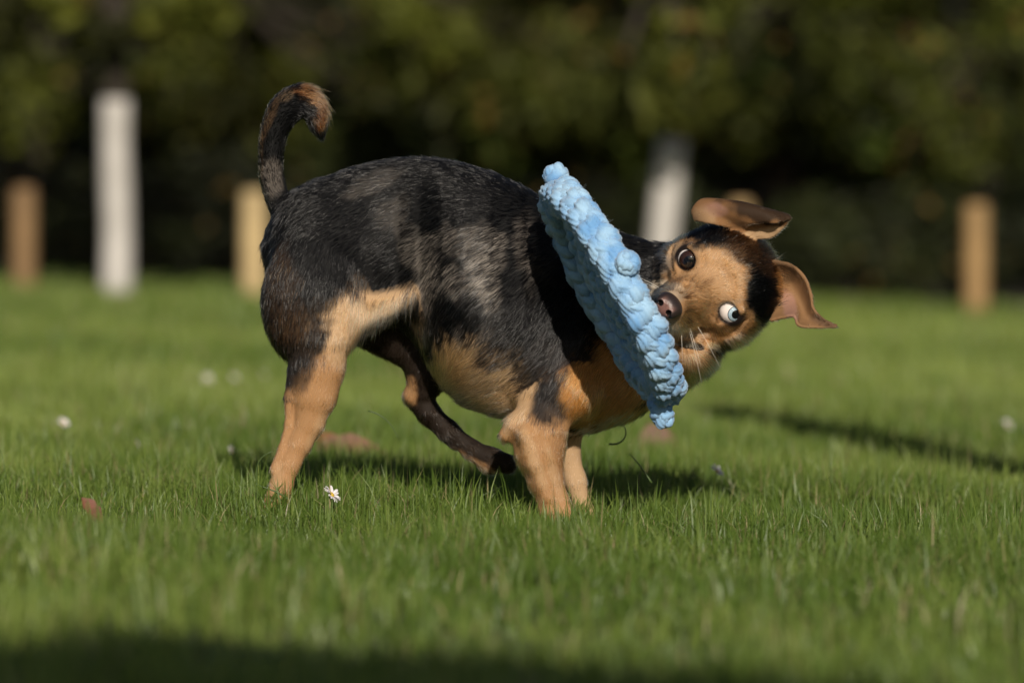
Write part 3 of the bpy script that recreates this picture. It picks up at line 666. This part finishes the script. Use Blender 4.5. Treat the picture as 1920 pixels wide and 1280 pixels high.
def make_fur(count):
    ta = np.linalg.norm(tri_normals(WV, tri), axis=1); rt = BR[tri[:, 0]]
    cn = vn[tri[:, 0]][:, 1]                                             # facing away from us -> thinner coat of strands
    wgt = ta*np.where(cn > 0.35, 0.35, 1.0)
    boost = {HEAD: 2.3, EARA: 1.6, EARB: 1.6, NF: 1.15, NH: 1.15, TAIL: 1.5, MOUTH: 0.0}
    for k, v in boost.items(): wgt[rt == k] *= v
    pick = rng.choice(len(tri), count, p=wgt/wgt.sum())
    a, b = rng.random(count), rng.random(count); fl = a+b > 1; a[fl], b[fl] = 1-a[fl], 1-b[fl]
    bar = np.stack([1-a-b, a, b], 1); T3 = tri[pick]
    pw = (WV[T3]*bar[:, :, None]).sum(1); pp = (PXV[T3]*bar[:, :, None]).sum(1); N = unit((vn[T3]*bar[:, :, None]).sum(1)); reg = BR[T3[:, 0]]
    keep = np.ones(count, bool)
    for e, r in EYES: keep &= np.linalg.norm(pp-e, axis=1) > 29
    keep &= np.linalg.norm(pp-H(146, 0, -37), axis=1) > 31
    pw, pp, N, reg = pw[keep], pp[keep], N[keep], reg[keep]; n = len(pw)
    fp = flow(reg, pp); T = np.stack([fp[:, 0], fp[:, 2], -fp[:, 1]], -1)
    jit = (fbm(pp/14.0, 2)-.5)[:, None]; T = unit(T)+0.12*rng.standard_normal((n, 3))+0.45*jit*np.cross(N, unit(T))
    T = T-N*np.einsum('ij,ij->i', T, N)[:, None]; T = unit(T)
    L = np.full(n, .0105)
    for k, v in {HEAD: .0062, EARA: .0030, EARB: .0030, NF: .0065, NH: .0085, FH: .006, FF: .005, TAIL: .0105}.items(): L[reg == k] = v
    L[(reg == NH) & (pp[:, 1] > 680)] = .0055
    L[(reg == NH) & (pp[:, 0] > 655) & (pp[:, 1] < 640)] = .015
    L[(reg == NF) & (pp[:, 1] < 780)] = .010
    hd = reg == HEAD; L[hd] = .0062+.0065*smooth(60, 150, np.linalg.norm(pp[hd]-H(10, 0, 0), axis=1))
    for e, r in EYES: L = np.where(np.linalg.norm(pp-e, axis=1) < 40, L*.55, L)
    tl = reg == TAIL; L[tl] *= .55+.55*smooth(260, 180, pp[tl][:, 1])*smooth(530, 580, pp[tl][:, 0])
    L *= np.exp(.22*rng.standard_normal(n))
    lift = np.full(n, .17); lift[tl] = .26; lift[hd] = .27; lift[(reg == EARA) | (reg == EARB)] = .14; lift[(reg == NF) | (reg == NH)] = .16
    lift *= np.exp(.35*rng.standard_normal(n))
    K = 5; q = np.linspace(0, 1, K)[None, :, None]
    bend = 0.07*L[:, None, None]*rng.standard_normal((n, 1, 3))*q**2
    grav = np.array([0, 0, -1.])*(L*.12)[:, None, None]*q**2
    X = pw[:, None]-N[:, None]*.0006+L[:, None, None]*(T[:, None]*(q*.96)+N[:, None]*lift[:, None, None]*q*(1-.42*q))+bend+grav
    C = coat(reg, pp, 1, True)
    C *= np.exp(.36*rng.standard_normal(n)+.9*(fbm(pp/20.0+70, 3)-.5))[:, None]
    C[hd] *= np.exp(.28*rng.standard_normal(hd.sum()))[:, None]
    gh = (rng.random(n) < .014) & ((reg == TORSO) | (reg == NH)) & (C.max(1) < .05); C[gh] = np.array([.30, .27, .25])
    rad0 = np.where(hd | (reg == EARA) | (reg == EARB), .00011, .000135)*np.exp(.15*rng.standard_normal(n)); rad0[tl] = .00016
    R = rad0[:, None]*np.array([1, 1, .85, .6, .18])[None]
    return X, R, C
def curves_obj(name, X, R, C, mat, parent):
    n, K, _ = X.shape
    hc_ = bpy.data.hair_curves.new(name); hc_.add_curves([K]*n)
    hc_.attributes['position'].data.foreach_set('vector', X.astype(np.float32).ravel())
    ra = hc_.attributes.get('radius') or hc_.attributes.new('radius', 'FLOAT', 'POINT'); ra.data.foreach_set('value', R.astype(np.float32).ravel())
    ca = hc_.attributes.new('col', 'FLOAT_COLOR', 'POINT'); c4 = np.ones((n, K, 4), np.float32); c4[:, :, :3] = C[:, None]; ca.data.foreach_set('color', c4.ravel())
    hc_.materials.append(mat); o = bpy.data.objects.new(name, hc_); COL.objects.link(o); o.parent = parent
    return o
fur_m = bpy.data.materials.new('dog_fur'); fur_m.use_nodes = True; nt = fur_m.node_tree; nt.nodes.clear()
out = nt.nodes.new('ShaderNodeOutputMaterial'); hb = nt.nodes.new('ShaderNodeBsdfHairPrincipled'); an = nt.nodes.new('ShaderNodeAttribute'); an.attribute_name = 'col'
hb.model = 'CHIANG'; hb.parametrization = 'COLOR'; hb.inputs['IOR'].default_value = 1.34; hb.inputs['Roughness'].default_value = .10; hb.inputs['Radial Roughness'].default_value = .3; hb.inputs['Coat'].default_value = 0.0
nt.links.new(an.outputs['Color'], hb.inputs['Color']); nt.links.new(hb.outputs[0], out.inputs['Surface'])
fur = curves_obj('fur', *make_fur(270000), fur_m, body); fur['kind'] = 'stuff'

# ---- nose
nf = Field((-45, -45, -45), (45, 45, 45), 1.6)                              # local: x=f, y=s, z=u
nf.ell(1, (0, 0, 2), np.eye(3), (20, 28, 21), 4); nf.ell(1, (4, 0, -9), np.eye(3), (14, 17, 14), 8); nf.ell(1, (-8, 0, 6), np.eye(3), (17, 30, 18), 8)
for s in (-1, 1):
    nf.ell(1, (8, s*16, 0), np.eye(3), (12, 12, 11), 6)
    nf.cap(2, (26, s*13, -2), (11, s*14.5, 0), 6.5, 5, 2, sub=True); nf.cap(2, (20, s*17, -6), (8, s*27, -9), 3.6, 2, 2, sub=True)
nf.cap(1, (22, 0, -22), (20, 0, 6), 1.8, 1.2, 2, sub=True)
nv, nq, nr = nf.mesh(2); pn = H(147, 0, -37)+.9*(nv[:, :1]*f3+nv[:, 1:2]*s3+nv[:, 2:]*u3)
kk = smooth(0, 8, nv[:, 0])*smooth(20, 6, nv[:, 2])*smooth(22, 14, np.abs(nv[:, 1])); nc = np.array([.022, .015, .014])*(1-kk[:, None])+np.array([.16, .08, .065])*kk[:, None]
nc[nr == 2] = (.006, .004, .004)
nose_m, nt, bs = new_mat('nose_leather'); an = nt.nodes.new('ShaderNodeAttribute'); an.attribute_name = 'col'; nt.links.new(an.outputs['Color'], bs.inputs['Base Color'])
set_in(bs, Roughness=.36); tc = nt.nodes.new('ShaderNodeTexCoord'); vo = nt.nodes.new('ShaderNodeTexVoronoi'); vo.inputs['Scale'].default_value = 900; nt.links.new(tc.outputs['Object'], vo.inputs['Vector'])
bp = nt.nodes.new('ShaderNodeBump'); bp.inputs['Strength'].default_value = .35; bp.inputs['Distance'].default_value = .0006; nt.links.new(vo.outputs['Distance'], bp.inputs['Height']); nt.links.new(bp.outputs['Normal'], bs.inputs['Normal'])
o = mesh_np('nose', P(pn[:, 0], pn[:, 1], pn[:, 2]), nq, nose_m, body, col=nc); o['label'] = 'dark brown wet nose'
# ---- eyes
def sphere_mesh(c, r, axis, cap_deg, nseg=28, nring=14, bulge=0.0, start=0.0, ref=None):
    z = unit(axis); x = unit(np.cross(z, [.3, .2, .9])); y = np.cross(z, x)
    ph = np.linspace(start, math.radians(cap_deg), nring); a = np.linspace(0, 2*np.pi, nseg, endpoint=False)
    rr = r*(1+bulge*(1-(ph/(math.radians(ref) if ref else ph[-1]))**2))
    V = c+(rr*np.sin(ph))[:, None, None]*(np.cos(a)[None, :, None]*x+np.sin(a)[None, :, None]*y)+(rr*np.cos(ph))[:, None, None]*z
    i = np.arange(nring*nseg).reshape(nring, nseg); n_ = np.roll(i, -1, 1)
    return V.reshape(-1, 3), np.stack([i[:-1], i[1:], n_[1:], n_[:-1]], -1).reshape(-1, 4)
def eye_mat(name, c, rough=.05, c2=None):
    m = simple_mat(name, c, rough, 900, c2); m.node_tree.nodes['Principled BSDF'].inputs['Coat Weight'].default_value = .6; m.node_tree.nodes['Principled BSDF'].inputs['Coat Roughness'].default_value = .02; return m
scl = eye_mat('eye_white', (.66, .60, .58), .12); pup = eye_mat('pupil', (.004, .004, .005), .03)
pxw = lambda v: unit(np.array([v[0], v[2], -v[1]]))
for (c, r), look, icol, ic2, ideg, pdeg, lab in ((EYES[0], f3*.92+np.array([.48, .26, 0])*.55, (.016, .007, .005), (.034, .014, .008), 58, 30, 'dark brown eye'),
                                            (EYES[1], f3*.84+np.array([.90, .22, 0])*.62, (.22, .32, .40), (.38, .47, .53), 36, 20, 'pale blue eye with wide white')):
    cw = P(*c); R = r/1900.0; ax = pxw(unit(look))
    e = mesh_np('eye', *sphere_mesh(cw, R, ax, 179.9), scl, body); e['label'] = lab
    ir = mesh_np('iris', *sphere_mesh(cw, R*1.008, ax, ideg, bulge=.03), eye_mat('iris', icol, .04, ic2), e)
    rim = mesh_np('iris_rim', *sphere_mesh(cw, R*1.009, ax, ideg+2.5, nring=5, start=math.radians(ideg-4)), eye_mat('iris_rim', (.02, .02, .025), .05), e)
    mesh_np('pupil', *sphere_mesh(cw, R*1.016, ax, pdeg, bulge=.03, ref=ideg), pup, e)
# ---- whiskers
wm = simple_mat('whisker', (.75, .70, .62), .4)
wh = []
for (f, s, u), d, l in [((70, 32, -52), (.25, .95, -.25), .042), ((60, 36, -60), (.0, .9, -.4), .05), ((84, 28, -58), (.4, .8, -.45), .036), ((50, 40, -50), (-.2, 1, -.15), .045), ((72, -32, -50), (.2, -.95, -.2), .04), ((60, -36, -58), (-.1, -.95, -.35), .045), ((84, -28, -55), (.4, -.8, -.4), .035)]:
    p0 = P(*H(f, s, u)); dv = pxw(f3*d[0]+s3*d[1]+u3*d[2]); t = np.linspace(0, 1, 8)[:, None]
    V, F = tube(p0+dv*l*t+np.array([.0, 0, -.18])*l*t**2, np.linspace(.0002, .00006, 8), 4); o = mesh_np('whisker', V, F, wm, body)

# ------------------------------------------------------------------ braided rope disc
rope_m, nt, bs = new_mat('blue_cotton_rope'); set_in(bs, Roughness=.9); bs.inputs['Specular IOR Level'].default_value = .15
bs.inputs['Sheen Weight'].default_value = .25
tc = nt.nodes.new('ShaderNodeTexCoord'); n1 = nt.nodes.new('ShaderNodeTexNoise'); n1.inputs['Scale'].default_value = 38; n1.inputs['Detail'].default_value = 4; nt.links.new(tc.outputs['Object'], n1.inputs['Vector'])
rp = nt.nodes.new('ShaderNodeValToRGB'); rp.color_ramp.elements[0].position = .36; rp.color_ramp.elements[1].position = .62
rp.color_ramp.elements[0].color = (.13, .29, .53, 1); rp.color_ramp.elements[1].color = (.29, .455, .625, 1)
nt.links.new(n1.outputs['Fac'], rp.inputs['Fac']); nt.links.new(rp.outputs['Color'], bs.inputs['Base Color'])
n2 = nt.nodes.new('ShaderNodeTexNoise'); n2.inputs['Scale'].default_value = 900; n2.inputs['Detail'].default_value = 3; nt.links.new(tc.outputs['Object'], n2.inputs['Vector'])
bp = nt.nodes.new('ShaderNodeBump'); bp.inputs['Strength'].default_value = .5; bp.inputs['Distance'].default_value = .0008; nt.links.new(n2.outputs['Fac'], bp.inputs['Height']); nt.links.new(bp.outputs['Normal'], bs.inputs['Normal'])
CD = P(1147, 548, -372); toy = empty('rope_disc_toy', Vector(CD)); tag(toy, 'pale blue braided cotton rope disc clamped in the dog\'s mouth', 'dog toy')
bv = np.array([.476, 0, -.88]); nv_ = np.array([.88, 0, .476]); tv = np.array([0, -1., 0]); ph = math.radians(7.4)
av = tv*math.cos(ph)+nv_*math.sin(ph); wv = np.cross(bv, av)
if wv@nv_ < 0: wv = -wv                                                      # wv: towards the lit upper face
RD, HT = .116, .0150
def ring_pt(th, rad, w): return (np.cos(th)*rad)[:, None]*bv+(np.sin(th)*rad)[:, None]*av+np.asarray(w)[:, None]*wv
TH = np.linspace(0, 2*np.pi, 641)
def braid(n, periods, A, amp, place, r, name='strand', sides=8, m=361):
    global TH
    TH = np.linspace(0, 2*np.pi, m)
    for i in range(n):
        ph_ = periods*TH+2*np.pi*i/n; w1 = np.sin(TH*7+i*2.1)*.5+np.sin(TH*13+i*1.3)*.5+.6*np.sin(TH*29+i)
        lat = A*np.arcsin(np.sin(ph_)*.985)/(math.pi/2)*(1.06+.10*w1); dep = amp*np.sin((n-1)*ph_+.3*np.sin(TH*11+i))*(1+.35*w1)
        V, F = tube(place(lat, dep), r*(1+.05*np.sin(ph_*5)+.06*w1), sides, caps=False, ridges=(.34, 7, .0056) if sides > 16 else None)
        o = mesh_np(name, V, F, rope_m, toy); STR.append((V.copy(), F[0]))
STR = []
braid(5, 7, HT-.0052, .0030, lambda l, d: ring_pt(TH, RD-.005+d-(l/HT)**2*.005, l), .0073, sides=26, m=901)
braid(5, 8, HT-.0055, .0036, lambda l, d: ring_pt(TH, RD-.0185-d, l), .0068, sides=20, m=721)      # inner side of the rim
for sgn in (0.05, .8):                                                        # the plate is slung near the upper edge of the rim
    for rad, per in ((.094, 9), (.074, 7), (.054, 5), (.034, 3), (.014, 1)):
        braid(3, per, .0062, .0026, lambda l, d: ring_pt(TH, rad+l, sgn*(HT-.0035)+d+0*l), .0058)
# core that fills the plait
a = np.linspace(0, 2*np.pi, 48, endpoint=False); rr = np.array([.0001, RD-.016, RD-.016, RD-.008, RD-.008, RD-.016, .0001]); wz = np.array([.1, .1, -.85, -.6, .6, .8, .8])*(HT-.005)
V = np.concatenate([ring_pt(a, r_, np.full(48, w_)) for r_, w_ in zip(rr, wz)]); i = np.arange(7*48).reshape(7, 48); n_ = np.roll(i, -1, 1)
mesh_np('core', V, np.stack([i[:-1], n_[:-1], n_[1:], i[1:]], -1).reshape(-1, 4), rope_m, toy)
def knot(th, w, out, length, r, seed):
    t = np.array([th]); base = ring_pt(t, RD-.004, np.array([w]))[0]; rad = unit(ring_pt(t, 1.0, np.array([0.]))[0])
    d = unit(rad+out); q = np.linspace(0, 1, 46); sd = np.random.default_rng(seed)
    x = unit(np.cross(d, [.3, .5, .8])); y = np.cross(d, x); parts = []
    for k in range(3):                                                      # three strands twisted round each other into a stub
        an_ = 2*np.pi*k/3+q*4.5; rr_ = r*.48*(1-.35*q**3)
        parts.append(tube(base+d*length*q[:, None]+rr_[:, None]*(np.cos(an_)[:, None]*x+np.sin(an_)[:, None]*y), r*.62*np.sqrt(np.clip(1-(q*.98)**6, .02, 1)), 20, ridges=(.3, 5, .0045)))
    an_ = np.linspace(0, 2*np.pi*1.15, 30); parts.append(tube(base+d*length*.42+d*(.004*an_/6)[:, None]+r*.75*(np.cos(an_)[:, None]*x+np.sin(an_)[:, None]*y), r*.42, 20, ridges=(.3, 5, .0045)))
    mesh_np('knot', *merge(parts), rope_m, toy)
knot(math.pi, .005, wv*.12, .021, .0105, 1); knot(0.0, -.010, -wv*.25, .026, .0100, 2); knot(math.pi/2+.16, .007, wv*.35, .017, .0105, 3); knot(-math.pi/2, 0, wv*0, .016, .0105, 4)

# loose cotton fibres on the plait
fv = []
for V, Q in STR:
    m = 3500 if len(V) > 9000 else 300
    k = rng.integers(0, len(Q), m); a_ = V[Q[k, 0]]; e1 = V[Q[k, 1]]-a_; e2 = V[Q[k, 3]]-a_; N_ = unit(np.cross(e1, e2))
    c_ = V[Q[k]].mean(1); t_ = unit(e2+.5*np.linalg.norm(e2, axis=1)[:, None]*rng.standard_normal((m, 3)))
    L_ = (.0016+.0035*rng.random(m)**3)[:, None, None]; q = np.linspace(0, 1, 4)[None, :, None]
    fv.append(c_[:, None]-N_[:, None]*.0002+L_*(t_[:, None]*q+N_[:, None]*q*(.55-.3*q)+.25*rng.standard_normal((m, 1, 3))*q**2))
fv = np.concatenate(fv)
fz = curves_obj('loose_fibres', fv, np.full(fv.shape[:2], .00009), np.tile(np.array([.42, .58, .72]), (len(fv), 1)), fur_m, toy); fz['kind'] = 'stuff'

# ------------------------------------------------------------------ small things in the grass
stem_m = simple_mat('daisy_stem', (.07, .12, .03), .6); petal_m = simple_mat('daisy_petal', (.66, .62, .65), .6); cen_m = simple_mat('daisy_centre', (.65, .42, .03), .7, None, None, .5, 900)
def make_daisy(tilt=(.4, .8)):
    r = empty('daisy'); t = np.linspace(0, 1, 7); hp = Vector((.005, -.003, .033))
    mesh_np('stem', *tube(np.stack([.005*t*t, -.003*t*t, .033*t], -1), .0007, 6), stem_m, r)
    M = Matrix.Translation(hp) @ Matrix.Rotation(tilt[1], 4, 'Y') @ Matrix.Rotation(tilt[0], 4, 'X')
    V, F = sphere_mesh(np.zeros(3), .0036, np.array([0, 0, 1.]), 95, 14, 7); V[:, 2] *= .6
    o = mesh_np('flower_centre', V, F, cen_m, r); o.matrix_local = M
    u = np.linspace(0, 1, 5); w = np.array([.0007, .0012, .0015, .0014, .0006]); zc = .0014*np.sin(u*2.4)
    pv = np.concatenate([np.stack([.0025+.0080*u, -w, zc], -1), np.stack([.0025+.0080*u, 0*w, zc-.0004], -1), np.stack([.0025+.0080*u, w, zc], -1)])
    ix = np.arange(15).reshape(3, 5); pq = np.stack([ix[:-1, :-1], ix[:-1, 1:], ix[1:, 1:], ix[1:, :-1]], -1).reshape(-1, 4); first = None
    for k in range(22):
        if first is None: o = mesh_np('petal', pv, pq, petal_m, r); first = o.data
        else: o = bpy.data.objects.new('petal', first); COL.objects.link(o); o.parent = r
        o.matrix_local = M @ Matrix.Translation((0, 0, .0006*(k % 2))) @ Matrix.Rotation(2*math.pi*k/22+random.uniform(-.08, .08), 4, 'Z') @ Matrix.Rotation(random.uniform(-.35, .1), 4, 'Y') @ Matrix.Rotation(random.uniform(-.2, .2), 4, 'X')
    return r
dz = make_daisy(); used = False
far = 'white daisy blurred in the lawn beyond the dog'
FAR = 'white daisy blurred in the lawn well beyond the dog\'s hind leg'
for px, py, lift, scale, rot, label, grp in [(612, 988, 0, .95, (0, 0, .1), 'white daisy with yellow centre beside the near hind paw', None), (1343, 932, 0, .85, (.1, -.2, .3), 'single white daisy in the grass below the dog\'s head', None),
        (380, 738, 0, .8, (.1, .2, -.3), FAR, 'far daisies'), (440, 735, 0, .7, (0, -.2, 0), FAR, 'far daisies'), (488, 733, 0, .75, (0, .1, .5), FAR, 'far daisies'), (215, 690, 0, .5, (0, .1, 0), FAR, 'far daisies'), (1878, 836, 0, .9, (0, .1, 0), 'white daisy beside the tall post\'s long shadow', None), (1918, 832, 0, .55, (0, .3, 0), 'smaller white daisy behind the one beside the long shadow', None),
        (125, 830, 0, .75, (.1, -.3, 0), 'white daisy in the grass left of the dog, largest of three', None), (245, 862, 0, .6, (-.2, .3, .4), 'half hidden pale daisy left of the dog\'s hind leg', None), (423, 876, 0, .6, (0, .2, 0), 'small white daisy just left of the hind leg', None)]:
    o = dz if not used else copy_tree(dz); used = True
    p = on_ground(px, py); o.location = p; o.rotation_euler = rot; o.scale = (scale,)*3; tag(o, label, 'daisy')
    if grp: o['group'] = grp
    elif 'group' in o.keys(): del o['group']
def dead_leaf(px, py, L, W, rot, col, label, up=.012):
    m = simple_mat('dead_leaf', col, .7, 120, tuple(c*.6 for c in col))
    u = np.linspace(0, 1, 9); w = W/2*np.sin(np.pi*u**.8)**.8*(1+.12*np.sin(u*30)); z = .12*L*np.sin(u*3)
    V = np.concatenate([np.stack([L*(u-.5), -w, z+.35*w], -1), np.stack([L*(u-.5), 0*w, z], -1), np.stack([L*(u-.5), w, z+.4*w], -1)])
    V = np.concatenate([V, V-np.array([0, 0, .0005])]); ix = np.arange(27).reshape(3, 9); q = np.stack([ix[:-1, :-1], ix[:-1, 1:], ix[1:, 1:], ix[1:, :-1]], -1).reshape(-1, 4)
    o = mesh_np('fallen_leaf', V, np.concatenate([q[:, ::-1], q+27]), m); p = on_ground(px, py); o.location = p+Vector((0, 0, up)); o.rotation_euler = rot
    return tag(o, label, 'leaf', 'fallen leaves')
dead_leaf(172, 1010, .034, .014, (1.2, 1.0, .2), (.15, .045, .025), 'red brown fallen leaf standing in the grass left of the dog', .024)
dead_leaf(1232, 862, .055, .045, (1.2, .1, .1), (.16, .085, .055), 'brown fallen leaf in the grass below the rope toy', .02)
dead_leaf(655, 875, .085, .03, (1.0, .05, .1), (.17, .075, .04), 'long brown fallen leaf behind the near hind leg', .018)
dead_leaf(615, 868, .05, .022, (.9, .3, .6), (.21, .075, .03), 'rusty curled leaf beside the long brown leaf', .022)
stalk_m = simple_mat('grass_stalk', (.05, .085, .018), .5)
def stalk(pts, label, r=.0008):
    pts = np.array([P(*p) for p in pts]); n = 14; t = np.linspace(0, 1, n)[:, None]
    k = len(pts)-1; c = sum(math.comb(k, j)*(1-t)**(k-j)*t**j*pts[j] for j in range(k+1))
    V, F = tube(c-c[0], np.linspace(r, r*.35, n), 5); o = mesh_np('grass_stalk', V, F, stalk_m); o.location = c[0]
    tag(o, label, 'grass stalk')
stalk([(486, 990, -70), (480, 880, -110), (470, 860, -110), (513, 845, -112)], 'dark bent grass stalk crossing the near hind leg', .0012)
stalk([(552, 945, -125), (520, 915, -130), (490, 915, -130), (478, 905, -130)], 'green grass stalk lying across the near hind paw', .0012)
stalk([(1142, 832, 150), (1175, 838, 150), (1185, 800, 150), (1158, 790, 150)], 'thin torn grass stalk flung up below the rope toy', .0011)
stalk([(1222, 905, 120), (1200, 870, 120), (1180, 850, 120)], 'thin bent grass stalk standing below the rope toy', .0011)
stalk([(690, 770, 120), (715, 775, 120), (735, 790, 120), (748, 825, 120)], 'thin pale grass stalk flung up between the legs', .0008)
